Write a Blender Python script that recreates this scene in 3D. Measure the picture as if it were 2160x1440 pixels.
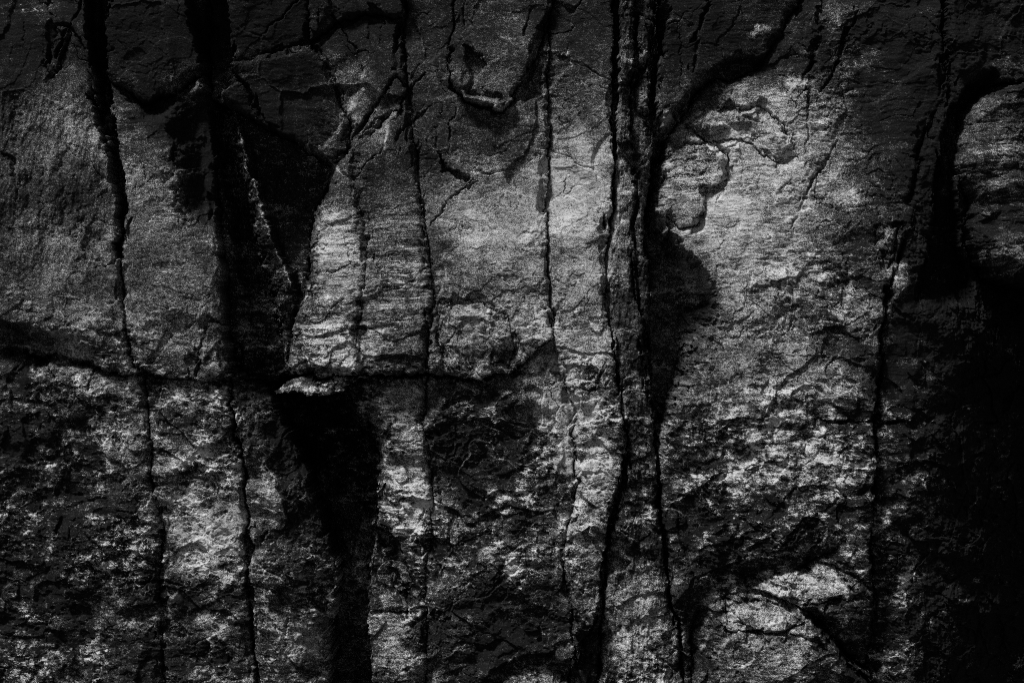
import bpy, math
import numpy as np

# ------------------------------------------------------------------ camera, light, exposure
for o in list(bpy.data.objects):
    bpy.data.objects.remove(o, do_unlink=True)
scene = bpy.context.scene
COL = scene.collection
M = 1.0 / 600.0            # metres per unit of the face survey grid (2160 x 1440 units = 3.6 x 2.4 m)
ZC = 1.9                   # height of the middle of the face above the ground
DIST = 10.0

cam_data = bpy.data.cameras.new('camera')
cam = bpy.data.objects.new('camera', cam_data)
COL.objects.link(cam)
cam.location = (0.0, -DIST, ZC)
cam.rotation_euler = (math.radians(90), 0, 0)
cam_data.sensor_width = 36
cam_data.lens = 36 * DIST / 3.6
cam_data.clip_end = 500
scene.camera = cam

SUN_DIR = np.array([-0.34, -0.43, 0.82])
SUN_DIR /= np.linalg.norm(SUN_DIR)
ELEV = math.asin(SUN_DIR[2])
AZ = math.atan2(SUN_DIR[0], SUN_DIR[1])
world = bpy.data.worlds.new('World')
scene.world = world
world.use_nodes = True
wn = world.node_tree
bg = wn.nodes['Background']
sky = wn.nodes.new('ShaderNodeTexSky')
sky.sky_type = 'NISHITA'
sky.sun_disc = False
sky.sun_elevation = ELEV
sky.sun_rotation = AZ
bw = wn.nodes.new('ShaderNodeRGBToBW')          # the photograph is black and white
wn.links.new(sky.outputs['Color'], bw.inputs['Color'])
wn.links.new(bw.outputs['Val'], bg.inputs['Color'])
bg.inputs['Strength'].default_value = 0.05

sun_data = bpy.data.lights.new('sun', 'SUN')
sun_data.energy = 4.0
sun_data.angle = math.radians(10.0)
sun_data.color = (1, 1, 1)
sun = bpy.data.objects.new('sun', sun_data)
COL.objects.link(sun)
from mathutils import Vector
sun.rotation_euler = Vector(SUN_DIR).to_track_quat('Z', 'Y').to_euler()
sun.location = (-4, -6, 8)

vs = scene.view_settings
vs.view_transform = 'Standard'
vs.look = 'None'
vs.exposure = 0.12
vs.gamma = 1.0
vs.use_curve_mapping = False
scene.cycles.use_denoising = False          # the photograph has film grain
scene.cycles.filter_width = 1.0

# ------------------------------------------------------------------ noise and shape helpers
def _hash(ix, iy, seed):
    h = (ix.astype(np.uint32) * np.uint32(374761393) + iy.astype(np.uint32) * np.uint32(668265263)
         + np.uint32((seed * 2246822519) & 0xffffffff))
    h = (h ^ (h >> np.uint32(13))) * np.uint32(1274126177)
    h = (h ^ (h >> np.uint32(16))) * np.uint32(2246822519)
    return h ^ (h >> np.uint32(15))

_ANG = np.arange(256) * (2 * math.pi / 256)
_GX = np.cos(_ANG).astype(np.float32)
_GY = np.sin(_ANG).astype(np.float32)

def perlin(x, y, seed):
    x0 = np.floor(x); y0 = np.floor(y)
    fx = (x - x0).astype(np.float32); fy = (y - y0).astype(np.float32)
    ix = x0.astype(np.int64).astype(np.int32); iy = y0.astype(np.int64).astype(np.int32)
    u = fx * fx * fx * (fx * (fx * 6 - 15) + 10)
    v = fy * fy * fy * (fy * (fy * 6 - 15) + 10)
    def g(dx, dy):
        k = (_hash(ix + np.int32(dx), iy + np.int32(dy), seed) & np.uint32(255)).astype(np.int32)
        return _GX[k] * (fx - dx) + _GY[k] * (fy - dy)
    a = g(0, 0); b = g(1, 0); c = g(0, 1); d = g(1, 1)
    return ((a + (b - a) * u) * (1 - v) + (c + (d - c) * u) * v) * 1.5

def fbm(x, y, scale, octaves, seed, sx=1.0, sy=1.0, gain=0.5):
    out = np.zeros(x.shape, np.float32); amp = 1.0; tot = 0.0
    f = 1.0 / scale
    for i in range(octaves):
        out += amp * perlin(x * f * sx + 17.3 * i, y * f * sy - 9.1 * i, seed + i)
        tot += amp; amp *= gain; f *= 2.03
    return out / tot

def cells(x, y, scale, seed, sx=1.0, sy=1.0):
    """nearest cell of a scattered pattern: three random numbers of that cell, offset to its centre, distance gap to the next cell"""
    u = x * (sx / scale); v = y * (sy / scale)
    iu = np.floor(u).astype(np.int32); iv = np.floor(v).astype(np.int32)
    d1 = np.full(x.shape, 9, np.float32); d2 = np.full(x.shape, 9, np.float32)
    hid = np.zeros(x.shape, np.uint32); ox = np.zeros(x.shape, np.float32); oy = np.zeros(x.shape, np.float32)
    for dj in (-1, 0, 1):
        for di in (-1, 0, 1):
            h = _hash(iu + np.int32(di), iv + np.int32(dj), seed)
            cx = iu + di + (h & np.uint32(1023)).astype(np.float32) / 1023
            cy = iv + dj + ((h >> np.uint32(10)) & np.uint32(1023)).astype(np.float32) / 1023
            ex = (u - cx).astype(np.float32); ey = (v - cy).astype(np.float32)
            d = np.abs(ex) * .55 + np.abs(ey) * .55 + .6 * np.hypot(ex, ey)
            m = d < d1
            d2 = np.where(m, d1, np.minimum(d2, d)); d1 = np.where(m, d, d1)
            hid = np.where(m, h, hid); ox = np.where(m, ex, ox); oy = np.where(m, ey, oy)
    f = lambda k: ((_hash(hid.astype(np.int32), hid.astype(np.int32) * 0 + k, seed + 7) & np.uint32(1023)).astype(np.float32) / 511.5 - 1)
    return f(1), f(2), f(3), ox, oy, d2 - d1

def sstep(a, b, x):
    t = np.clip((x - a) / (b - a), 0, 1)
    return t * t * (3 - 2 * t)

def axis(lo, hi, inner_lo, inner_hi, step, growth):
    mid = list(np.arange(inner_lo, inner_hi + step * .5, step))
    a = []; p = inner_lo; s = step
    while p > lo:
        s *= growth; p -= s; a.append(p)
    b = []; p = mid[-1]; s = step
    while p < hi:
        s *= growth; p += s; b.append(p)
    return np.array(a[::-1] + mid + b, np.float32)

STEP = 1.25
XS = axis(-480, 2640, -36, 2196, STEP, 1.06)
YS = axis(-360, 1760, -36, 1476, STEP, 1.06)
NX, NY = len(XS), len(YS)
X, Y = np.meshgrid(XS, YS)
# small wander of every traced line, so that edges are as ragged as broken stone
WX = X + 8 * fbm(X, Y, 60, 5, 11, gain=.7) + 8 * (np.abs(fbm(X, Y, 24, 3, 21, gain=.6)) - .22)
WY = Y + 8 * fbm(X, Y, 60, 5, 31, gain=.7) + 8 * (np.abs(fbm(X, Y, 24, 3, 41, gain=.6)) - .22)

_c = cells(X + 14 * fbm(X, Y, 40, 3, 51), Y, 70, 61, 1.0, .62)
WX += 6.0 * _c[0]; WY += 4.5 * _c[1]
_c = cells(X + 20 * fbm(X, Y, 70, 2, 53), Y, 130, 65, .8, .5)
WX += 6.0 * _c[0]
_c = cells(X, Y, 26, 62, 1.0, .7)
WX += 2.4 * _c[0]; WY += 2.4 * _c[1]

def P(*v):
    return np.array(v, np.float32).reshape(-1, 2)

def window(pts, pad):
    x0, y0 = pts.min(0) - pad; x1, y1 = pts.max(0) + pad
    i0 = max(0, np.searchsorted(XS, x0) - 1); i1 = min(NX, np.searchsorted(XS, x1) + 1)
    j0 = max(0, np.searchsorted(YS, y0) - 1); j1 = min(NY, np.searchsorted(YS, y1) + 1)
    return slice(j0, j1), slice(i0, i1)

def seg_dist(px, py, pts, closed=False, width=None):
    """distance to a polyline; with width, distance minus nothing but also the interpolated width"""
    best = np.full(px.shape, 1e9, np.float32); wbest = np.ones(px.shape, np.float32)
    n = len(pts)
    for k in range(n if closed else n - 1):
        ax, ay = pts[k]; bx, by = pts[(k + 1) % n]
        dx, dy = bx - ax, by - ay
        t = np.clip(((px - ax) * dx + (py - ay) * dy) / (dx * dx + dy * dy + 1e-9), 0, 1)
        d = np.hypot(px - ax - t * dx, py - ay - t * dy)
        m = d < best
        best = np.where(m, d, best)
        if width is not None:
            wbest = np.where(m, width[k] + (width[(k + 1) % n] - width[k]) * t, wbest)
    return (best, wbest) if width is not None else best

def inside(px, py, pts):
    r = np.zeros(px.shape, bool); n = len(pts)
    for k in range(n):
        ax, ay = pts[k]; bx, by = pts[(k + 1) % n]
        if ay == by: continue
        c = ((ay > py) != (by > py)) & (px < (bx - ax) * (py - ay) / (by - ay) + ax)
        r ^= c
    return r

def poly(pts, soft=8.0, warp=1.0):
    """0..1 mask of a traced outline with an edge 'soft' wide; returns window and mask"""
    pts = P(*pts)
    w = window(pts, soft + 20)
    px = X[w] + (WX[w] - X[w]) * warp; py = Y[w] + (WY[w] - Y[w]) * warp
    d = seg_dist(px, py, pts, True)
    d = np.where(inside(px, py, pts), d, -d)
    return w, sstep(-soft, soft, d)

def band(ys, xl, xr, wl, wr, ytop=None, ybot=None, warp=1.0, rough=0.0):
    """0..1 mask of an upright band whose two edges are traced row by row"""
    y = Y + (WY - Y) * warp; x = X + (WX - X) * warp + rough * ROUGH
    l = np.interp(y, ys, xl); r = np.interp(y, ys, xr)
    m = sstep(-wl / 2, wl / 2, x - l) * sstep(-wr / 2, wr / 2, r - x)
    if ytop is not None: m *= sstep(-ytop / 2, ytop / 2, y - ys[0])
    if ybot is not None: m *= sstep(-ybot / 2, ybot / 2, ys[-1] - y)
    return m.astype(np.float32)

def ell(cx, cy, rx, ry, rot=0, soft=.55, rough=.6):
    """0..1 ragged patch"""
    w = window(P(cx - max(rx, ry) * 2.2, cy - max(rx, ry) * 2.2, cx + max(rx, ry) * 2.2, cy + max(rx, ry) * 2.2), 4)
    a = math.radians(rot); c, s = math.cos(a), math.sin(a)
    dx = WX[w] - cx; dy = WY[w] - cy
    d = np.hypot((dx * c + dy * s) / rx, (-dx * s + dy * c) / ry) + rough * ROUGH[w]
    return w, sstep(1 + soft, 1 - soft, d)

ROUGH = fbm(X, Y, 70, 5, 71, gain=.62) * 1.6
GAPS = fbm(X, Y, 50, 3, 91)

# ------------------------------------------------------------------ the joints of the face
def line(*v):
    a = P(*v); return a[:, 0], a[:, 1]
c1x, c1y = line(190,-400, 205,0, 207,130, 212,200, 226,290, 238,360, 248,430, 258,490, 264,540, 266,620, 272,690, 285,735, 298,795, 306,860, 316,930, 326,1010, 335,1090, 338,1180, 338,1250, 345,1440, 350,1800)
c2x, c2y = line(425,-400, 432,0, 434,130, 441,200, 446,300, 442,420, 452,490, 463,570, 471,680, 481,765, 491,870, 501,960, 513,1040, 522,1150, 528,1250, 532,1440, 535,1800)
c3x, c3y = line(640,-400, 645,95, 690,150, 710,210, 735,265, 738,300, 746,350, 760,430, 772,480, 778,520, 774,580, 765,640, 763,700, 765,800)
c4x, c4y = line(850,-400, 855,120, 862,190, 870,250, 873,330, 877,390, 890,450, 900,500, 905,560, 906,640, 900,700, 897,780, 893,860, 903,930, 905,1000, 903,1100, 900,1200, 899,1300, 900,1440, 900,1800)
c5x, c5y = line(1166,-400, 1165,0, 1161,60, 1165,120, 1160,170, 1157,230, 1158,330, 1155,400, 1148,480, 1147,560, 1152,620, 1158,680, 1170,720, 1190,780, 1200,830, 1207,900, 1215,960, 1213,1040, 1207,1100, 1195,1160, 1200,1230, 1207,1300, 1212,1440, 1214,1800)
c6x, c6y = line(1300,-400, 1301,0, 1303,60, 1301,150, 1297,250, 1293,330, 1289,420, 1281,480, 1277,560, 1278,600, 1286,650, 1292,700, 1300,760, 1308,830, 1315,900, 1318,960, 1315,1020, 1302,1090, 1291,1140, 1281,1200, 1270,1270, 1265,1330, 1262,1440, 1258,1800)
c7x, c7y = line(1390,-400, 1392,0, 1392,40, 1384,130, 1374,220, 1374,290, 1374,400, 1366,480, 1368,600, 1362,700, 1368,830, 1378,930, 1390,1060, 1396,1130, 1405,1200, 1418,1280, 1430,1380, 1440,1440, 1450,1800)
r1x, r1y = line(2010,-400, 2000,0, 1996,120, 1985,200, 1970,240, 1947,300, 1930,380, 1915,450, 1900,520, 1880,590, 1868,640, 1860,690, 1850,750, 1845,800, 1836,860, 1835,920, 1840,1000, 1835,1100, 1830,1180, 1832,1280, 1825,1440, 1822,1800)
C1 = np.interp(WY, c1y, c1x); C2 = np.interp(WY, c2y, c2x); C3 = np.interp(WY, c3y, c3x); C4 = np.interp(WY, c4y, c4x)
C5 = np.interp(WY, c5y, c5x); C6 = np.interp(WY, c6y, c6x); C7 = np.interp(WY, c7y, c7x); R1 = np.interp(WY, r1y, r1x)
def across(*v):
    a = P(*v); return np.interp(WX, a[:, 0], a[:, 1])
H1 = across(-500,725, 0,745, 100,752, 200,770, 260,785, 370,796, 480,803, 540,806)
H2 = across(520,802, 590,794, 735,790, 893,790, 1010,795, 1080,782, 1165,716, 1220,700)
T1 = across(180,160, 225,165, 265,187, 300,213, 340,208, 400,172, 430,146, 450,140)
T2 = across(420,140, 490,132, 560,117, 600,106, 640,97, 700,90)
T3 = across(600,95, 640,95, 700,46, 770,26, 845,36, 852,36, 856,-600, 1170,-600)
TR = across(1360,345, 1380,330, 1440,235, 1490,166, 1550,152, 1610,127, 1660,70, 1720,-60, 1760,-420, 2000,-500)
BL = across(1395,1345, 1450,1300, 1500,1246, 1590,1229, 1650,1201, 1720,1173, 1790,1200, 1840,1242)

REG = {}
R = np.zeros(X.shape, np.int16)
def region(name, mask):
    REG[name] = len(REG) + 1
    R[mask] = REG[name]
s0 = WX < C1; s1 = (WX >= C1) & (WX < C2); s2 = (WX >= C2) & (WX < C3); s3 = (WX >= C3) & (WX < C4)
s4 = (WX >= C4) & (WX < C5); s5 = (WX >= C5) & (WX < C6); s6 = (WX >= C6) & (WX < C7)
s7 = (WX >= C7) & (WX < R1); s8 = WX >= R1
low = WY >= H2
region('left_upper', s0 & (WY < H1))
region('left_lower', s0 & (WY >= H1))
region('strip_upper', s1 & (WY < H1))
region('strip_lower', s1 & (WY >= H1))
region('strip_top', s1 & (WY < T1))
region('groove', (WX >= C2) & low & (WX < C4))
region('banded', (s2 | s3) & ~low)
region('mid_plate', s3 & ~low)
region('top_mid', (WX >= np.interp(WY, c2y, c2x + 180)) & (WX < C5) & (WY < T3))
region('centre', s4 & ~low & (WY >= T3))
region('centre_low', s4 & low)
region('long_slab', s5)
region('column', s6)
region('right_slab', s7)
region('top_right', s7 & (WY < TR))
region('far_right', s8)
def rpoly(name, *v):
    region(name, inside(WX, WY, P(*v)))
rpoly('top_dark', 434,-400, 434,130, 490,132, 560,117, 600,106, 645,95, 640,-400)
rpoly('wedge_dark', 436,132, 490,132, 560,117, 600,106, 645,95, 690,150, 710,210, 735,265, 728,330, 690,335, 650,318, 610,292, 560,265, 500,230, 441,200)
rpoly('recess', 441,200, 500,230, 560,265, 610,292, 650,318, 692,340, 678,390, 660,430, 650,500, 642,570, 640,620, 612,690, 592,792, 540,808, 482,770, 471,680, 463,570, 452,490, 442,420, 446,300)
rpoly('hang', 1000,-380, 1166,-400, 1165,0, 1155,60, 1135,125, 1100,175, 1075,215, 1062,229, 1000,222, 975,214, 950,192, 941,172, 942,112, 955,60, 960,0)
rpoly('shelf', 576,826, 590,806, 640,796, 735,792, 790,792, 780,806, 745,818, 700,824, 640,829)
rpoly('pillar_low', 735,812, 770,798, 893,792, 893,860, 903,930, 905,1000, 903,1100, 900,1200, 899,1300, 900,1440, 900,1800, 792,1800, 786,1440, 778,1300, 782,1200, 788,1130, 793,1060, 795,1000, 788,950, 772,890, 752,850)
rpoly('left_rib', 491,870, 501,960, 513,1040, 522,1150, 528,1250, 532,1440, 535,1800, 690,1800, 690,1440, 700,1300, 705,1200, 680,1110, 655,1040, 620,960, 585,890, 560,836, 540,808, 482,790)
rpoly('splinter_a', 1304,-400, 1345,-400, 1344,60, 1340,130, 1331,230, 1334,296, 1306,298, 1296,290, 1300,150)
rpoly('splinter_b', 1350,20, 1366,26, 1386,50, 1378,100, 1370,140, 1352,136, 1346,80)
rpoly('splinter_c', 1356,142, 1382,138, 1384,190, 1379,240, 1366,236, 1350,225, 1344,190)
rpoly('right_block', 2700,120, 2160,166, 2100,178, 2052,208, 2024,248, 2012,318, 2016,368, 2040,398, 2052,430, 2040,470, 2062,540, 2090,590, 2140,600, 2700,620)
rpoly('boulder_top', 1588,1238, 1640,1210, 1700,1186, 1740,1180, 1790,1208, 1832,1242, 1834,1330, 1825,1415, 1790,1385, 1760,1352, 1730,1310, 1702,1282, 1662,1262)
rpoly('boulder_low', 1455,1330, 1470,1295, 1505,1268, 1570,1250, 1620,1253, 1662,1268, 1702,1288, 1730,1316, 1760,1358, 1800,1405, 1850,1460, 1900,1800, 1440,1800, 1462,1440, 1455,1390)
rpoly('dome', 1030,1800, 1050,1450, 1085,1412, 1120,1396, 1158,1395, 1190,1412, 1205,1440, 1215,1800)

# lesser pieces that belong to one of the bodies
SUBS = {}
def sub(name, parent, *v):
    SUBS[name] = parent
    region(name, inside(WX, WY, P(*v)) & (R == REG[parent]))
sub('hang_lip', 'hang', 942,184, 962,194, 985,204, 1030,210, 1068,212, 1064,232, 1000,224, 970,214, 940,200)
sub('fold', 'right_slab', 1452,252, 1490,236, 1545,226, 1600,222, 1650,252, 1690,330, 1640,340, 1590,300, 1550,292, 1500,300, 1462,278)
sub('lobe', 'right_slab', 1388,345, 1430,312, 1490,302, 1540,325, 1548,370, 1500,400, 1480,470, 1430,475, 1388,440)
sub('torn', 'centre', 918,640, 990,638, 1062,660, 1084,740, 1062,800, 960,800, 918,720)
sub('shoulder', 'boulder_low', 1508,1296, 1530,1278, 1580,1268, 1640,1272, 1690,1300, 1640,1328, 1530,1323)
sub('top_facet', 'boulder_top', 1570,1238, 1640,1190, 1720,1160, 1800,1190, 1840,1242, 1780,1254, 1700,1262, 1662,1266)
sub('pale_flake', 'right_slab', 1845,478, 1890,478, 1882,540, 1868,565)
sub('tongue', 'left_upper', 116,62, 146,58, 152,76, 130,110, 112,150, 98,166, 90,140, 104,100)
sub('round_lobe', 'strip_upper', 420,800, 424,740, 436,698, 462,684, 480,700, 485,800)
sub('wedge_foot', 'pillar_low', 770,1295, 786,1220, 796,1150, 852,1262, 856,1286, 800,1292)
sub('diagonal_strip', 'mid_plate', 838,158, 864,190, 830,236, 800,266, 762,290, 736,302, 728,286, 746,280, 766,258, 790,224, 812,198)
names = {v: k for k, v in REG.items()}
# distance (in grid steps) of every node to the nearest joint
DIST_E = np.full(R.shape, 40.0, np.float32)
edge = np.zeros(R.shape, bool)
edge[:, 1:] |= R[:, 1:] != R[:, :-1]; edge[:, :-1] |= R[:, 1:] != R[:, :-1]
edge[1:, :] |= R[1:, :] != R[:-1, :]; edge[:-1, :] |= R[1:, :] != R[:-1, :]
DIST_E[edge] = 0
for it in range(22):
    d = DIST_E.copy()
    for sl_a, sl_b, c in (((slice(1, None), slice(None)), (slice(None, -1), slice(None)), 1.0),
                          ((slice(None), slice(1, None)), (slice(None), slice(None, -1)), 1.0),
                          ((slice(1, None), slice(1, None)), (slice(None, -1), slice(None, -1)), 1.414),
                          ((slice(1, None), slice(None, -1)), (slice(None, -1), slice(1, None)), 1.414)):
        d[sl_a] = np.minimum(d[sl_a], DIST_E[sl_b] + c)
        d[sl_b] = np.minimum(d[sl_b], DIST_E[sl_a] + c)
    DIST_E = d
DE = DIST_E * STEP

# ------------------------------------------------------------------ relief (units of the grid, positive towards the viewer)
H = np.zeros(X.shape, np.float32)
# name: height, rise per unit to the right, rise per unit downwards, joint depth, joint half width
PLANES = {
 'left_upper': (8, .02, .015, 12, 3.5), 'left_lower': (2, .02, .02, 12, 3.5), 'strip_upper': (4, .03, .02, 12, 3), 'strip_lower': (0, .06, .02, 12, 3),
 'strip_top': (14, -.05, -.10, 14, 6), 'groove': (-340, 0, 0, 4, 4), 'banded': (6, .10, .08, 14, 4), 'mid_plate': (4, .05, .04, 14, 4),
 'top_mid': (8, .02, -.05, 5, 4), 'centre': (2, .06, .05, 11, 4), 'centre_low': (-6, .04, .05, 12, 4), 'long_slab': (8, .06, .06, 12, 3),
 'column': (8, .05, .05, 20, 6), 'right_slab': (6, .10, .08, 14, 6), 'top_right': (-6, -.15, -.05, 14, 7), 'far_right': (0, 0, -.02, 10, 5),
 'top_dark': (4, -.08, -.10, 9, 4), 'wedge_dark': (2, -.22, -.12, 9, 4), 'recess': (-130, 0, 0, 6, 4), 'hang': (16, -.06, .11, 4, 4),
 'shelf': (26, .03, .5, 6, 3), 'pillar_low': (-8, .12, .05, 14, 6), 'left_rib': (-4, -.10, .03, 12, 3.5), 'splinter_a': (2, .05, .05, 22, 5),
 'splinter_b': (-4, .1, .1, 20, 5), 'splinter_c': (-12, .1, .1, 20, 5), 'right_block': (26, -.08, .15, 24, 9), 'boulder_top': (80, .0, .0, 9, 4),
 'boulder_low': (60, .0, .0, 14, 5), 'dome': (48, 0, .5, 20, 8),
}
XC, YC = np.clip(X, -60, 2220), np.clip(Y, -60, 1500)
JD = np.zeros(X.shape, np.float32); JW = np.ones(X.shape, np.float32)
for nm, i in REG.items():
    if nm in SUBS: continue
    m = R == i
    for k_, p_ in SUBS.items():
        if p_ == nm: m |= R == REG[k_]
    z, gx, gy, jd, jw = PLANES[nm]
    cx, cy = XC[m].mean(), YC[m].mean()
    H[m] = z + gx * (XC[m] - cx) + gy * (YC[m] - cy)
    JD[m] = jd; JW[m] = jw
SUBJ = {'hang_lip': 2, 'fold': 1.5, 'lobe': 2, 'torn': 1, 'shoulder': .2, 'top_facet': .5, 'pale_flake': 8, 'tongue': 6, 'round_lobe': 6, 'wedge_foot': 4, 'diagonal_strip': 3}
def whole(nm):
    m = R == REG[nm]
    for k_, p_ in SUBS.items():
        if p_ == nm: m |= R == REG[k_]
    return m
# next to a lesser piece the joint is only as deep as that piece's own
for k_, jd_ in SUBJ.items():
    w_ = R == REG[k_]
    JD[w_] = jd_

def add(mask_w, amt):
    w, m = mask_w
    H[w] += m * amt
def cut(m, depth):
    global H
    H -= m * depth

def crack(w, d, *v):
    pts = P(*v)
    ww = window(pts, 40)
    wid = np.full(len(pts), w, np.float32); wid[0] *= .45; wid[-1] *= .3
    dist, wd = seg_dist(WX[ww], WY[ww], pts, False, wid)
    wd = wd * (1 + .5 * ROUGH[ww])
    wd = np.maximum(wd, 1.2)
    H[ww] -= d * np.clip(1.15 - dist / wd, 0, 1) * np.clip(wd / w, .3, 1) * np.clip(.75 + 1.5 * GAPS[ww], 0, 1.2)

# open joints
cut(band([-400,0,100,200,300,400,480,540],[183,185,190,202,212,231,243,257],[240,232,224,226,237,251,263,267],7,8,ybot=20,rough=9), 130)
cut(band([-400,0,60,110,160,200],[385,397,414,427,432,436],[470,472,486,490,489,470],14,14,ybot=40,rough=9), 140)
cut(band([-400,0,100,200,290,420,470],[1298,1299,1299,1296,1291,1286,1279],[1314,1312,1312,1308,1300,1294,1284],4,4,ybot=30), 60)
cut(band([960,1000,1050,1085,1130],[1312,1312,1302,1290,1284],[1322,1326,1318,1304,1296],5,5,ytop=20,ybot=20), 50)
cut(band([1085,1120,1160,1200,1260,1300,1350,1440,1800],[1291,1286,1281,1275,1264,1250,1222,1205,1200],[1303,1296,1290,1285,1278,1273,1269,1266,1262],5,6,ytop=20,rough=8), 50)
cut(band([850,900,960,1000,1060,1120,1150,1200,1250,1330,1440,1800],[487,491,499,504,511,519,523,524,526,529,531,534],[490,500,501,513,514,525,544,528,542,534,543,546],4,4,ytop=30), 38)
cut(band([910,1000,1060,1100,1160,1220,1300,1440,1800],[1376,1382,1388,1392,1398,1405,1420,1438,1448],[1381,1388,1395,1400,1413,1409,1425,1443,1453],4,4,ytop=30), 42)
crack(5, 26, 1900,520, 1880,590, 1868,640, 1860,690, 1850,750, 1845,800, 1836,860, 1835,920, 1840,1000, 1835,1100, 1830,1180, 1832,1280, 1825,1440)
crack(6, 30, 1336,300, 1343,420, 1338,480, 1336,560, 1346,640, 1353,700, 1358,800, 1362,860)
cut(band([290,420,560,700,860],[1336,1343,1337,1353,1362],[1374,1376,1372,1366,1370],4,4,ytop=40,ybot=40) * (R == REG['column']), 12)
# lens-shaped hollow to the right of the rib, and its tail
cut(band([330,400,460,500,540,580,620,650,700,760,820,880,930],[1374,1374,1366,1366,1367,1368,1368,1366,1363,1366,1370,1374,1379],[1392,1388,1385,1408,1438,1474,1500,1500,1476,1446,1420,1402,1386],8,46,ytop=40,ybot=30,rough=14), 165)
cut(band([20,80,140,220,300,340],[1386,1390,1385,1378,1376,1374],[1406,1404,1398,1394,1402,1394],6,10,ytop=60,ybot=40), 90)
# gap between the two top right bodies
add(poly([1376,345, 1440,240, 1490,168, 1560,152, 1612,126, 1560,110, 1500,150, 1450,205, 1400,270, 1380,300], 10), -58)
# deep recess: a fin stands in the middle of it
cut(band([200,300,420,520,620,700,790,830],[440,448,464,484,502,518,532,540],[470,502,518,538,558,578,594,580],24,26,ytop=40,ybot=30,rough=6), 85)
finx = np.interp(WY, [230,300,350,430,510,600,680,780],[490,511,520,545,574,604,612,575])
fin = np.where(WX < finx, np.exp(-((WX - finx) / 46) ** 2), np.exp(-((WX - finx) / 9) ** 2)) * sstep(240, 320, WY) * sstep(700, 590, WY)
m = R == REG['recess']
H[m] += (80 * fin + 45 * sstep(420, 250, WY))[m]
# groove below the shelf: its left flank bends in gently
gl = np.interp(WY, [800,860,900,950,1000,1060,1120,1200,1300,1440,1800],[556,572,592,622,642,672,692,716,706,700,700])
m = R == REG['groove']
H[m] += (40 * np.sin(WY / 90) + 18 * fbm(X, Y, 40, 3, 401))[m]
m = R == REG['left_rib']
H[m] -= (78 * sstep(125, -6, gl - WX + 16 * ROUGH) ** 1.3)[m]
# far right: the face turns away into a dark re-entrant
cut(band([170,240,310,380,460,560,620],[2060,2000,1986,1980,1974,1950,1940],[2106,2034,2012,2012,2024,2046,2056],22,16,ytop=60,ybot=80,rough=8), 85)
crack(6, 24, 2000,-40, 1994,60, 2002,120, 1996,190, 1985,250)
m = whole('far_right')
tq = np.clip(WX - R1 + 16 * ROUGH - 70 * sstep(540, 720, WY), 0, 470)
H[m] += (6 - sstep(150, 620, WY) * (.30 * tq + .0026 * tq ** 2) - .25 * tq * sstep(400, 150, WY) + 10 * fbm(X, Y, 60, 4, 421) * sstep(0, 60, tq))[m]
# the banded slab and the big right slab curl back towards the hollows beside them
m = R == REG['banded']
bl = np.interp(WY, [300,340,390,430,500,570,620,690,792], [700,690,676,660,650,642,640,612,592])
H[m] -= (48 * sstep(52, 0, WX - bl + 18 * ROUGH) ** 1.6)[m]

# ledges
H2N = np.abs(WY - H2 - 3)
H -= 26 * np.exp(-(H2N / 4) ** 2) * sstep(575, 610, WX) * sstep(1085, 1000, WX) * np.clip(.8 + 1.5 * GAPS, .1, 1.3)
HH1 = WY - H1
m = (R == REG['left_upper']) | (R == REG['strip_upper'])
und = (sstep(-75, -8, HH1 + 22 * ROUGH) * sstep(330, 60, WX))
H[m] -= (58 * und)[m]
crack(10, 44, -30,740, 50,748, 100,756, 200,774, 268,787)
crack(4, 14, 262,786, 310,790, 375,797)
add(poly([-60,672, 60,688, 150,720, 105,742, 40,728, -60,720], 8), -34)
add(poly([1020,1460, 1036,1420, 1080,1396, 1118,1378, 1160,1376, 1205,1400, 1225,1440, 1225,1470], 7), -34)
add(poly([0,690, 30,695, 62,712, 55,722, 20,712], 6), 22)
# the hanging plate
add(poly([975,100, 1000,110, 1014,138, 1000,165, 990,190, 980,198, 985,160, 972,130], 4), -22)
add(poly([945,190, 985,205, 1066,214, 1060,229, 1000,224, 975,214], 4), 7)
add(poly([1140,60, 1166,30, 1162,120, 1140,200, 1100,215, 1112,170], 5), -16)
add(poly([928,318, 945,350, 992,378, 985,384, 962,378, 940,358], 4), -30)
crack(6, 24, 944,104, 944,150, 940,185, 958,200, 980,214, 1004,224, 1064,232)
m = R == REG['pillar_low']
pl = np.interp(WY, [800, 850, 888, 950, 1000, 1060, 1130], [740, 752, 772, 788, 795, 793, 788])
H[m] -= (60 * sstep(58, 0, WX - pl + 20 * ROUGH) ** 1.4 * sstep(1040, 960, WY))[m]
m = R == REG['centre_low']
H[m] += (30 * sstep(1000, 1170, WX) * sstep(930, 720, WY))[m]
m = whole('left_lower')
H[m] -= (38 * sstep(46, 4, HH1 + 10 * ROUGH) * sstep(340, 120, WX))[m]
# under the pointed block and down the right margin of the strip the stone falls back
m = R == REG['strip_upper']
H[m] -= (46 * sstep(44, 0, WY - T1 + 14 * ROUGH) * sstep(225, 300, WX))[m]
H[m] -= (62 * sstep(-95, -20, WX - C2 + 26 * ROUGH) * sstep(180, 240, WY) * sstep(520, 400, WY))[m]
m = R == REG['right_slab']
H[m] -= (38 * sstep(60, 6, BL - WY + 14 * ROUGH) * sstep(1400, 1450, WX) * sstep(1800, 1700, WX))[m]
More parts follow.
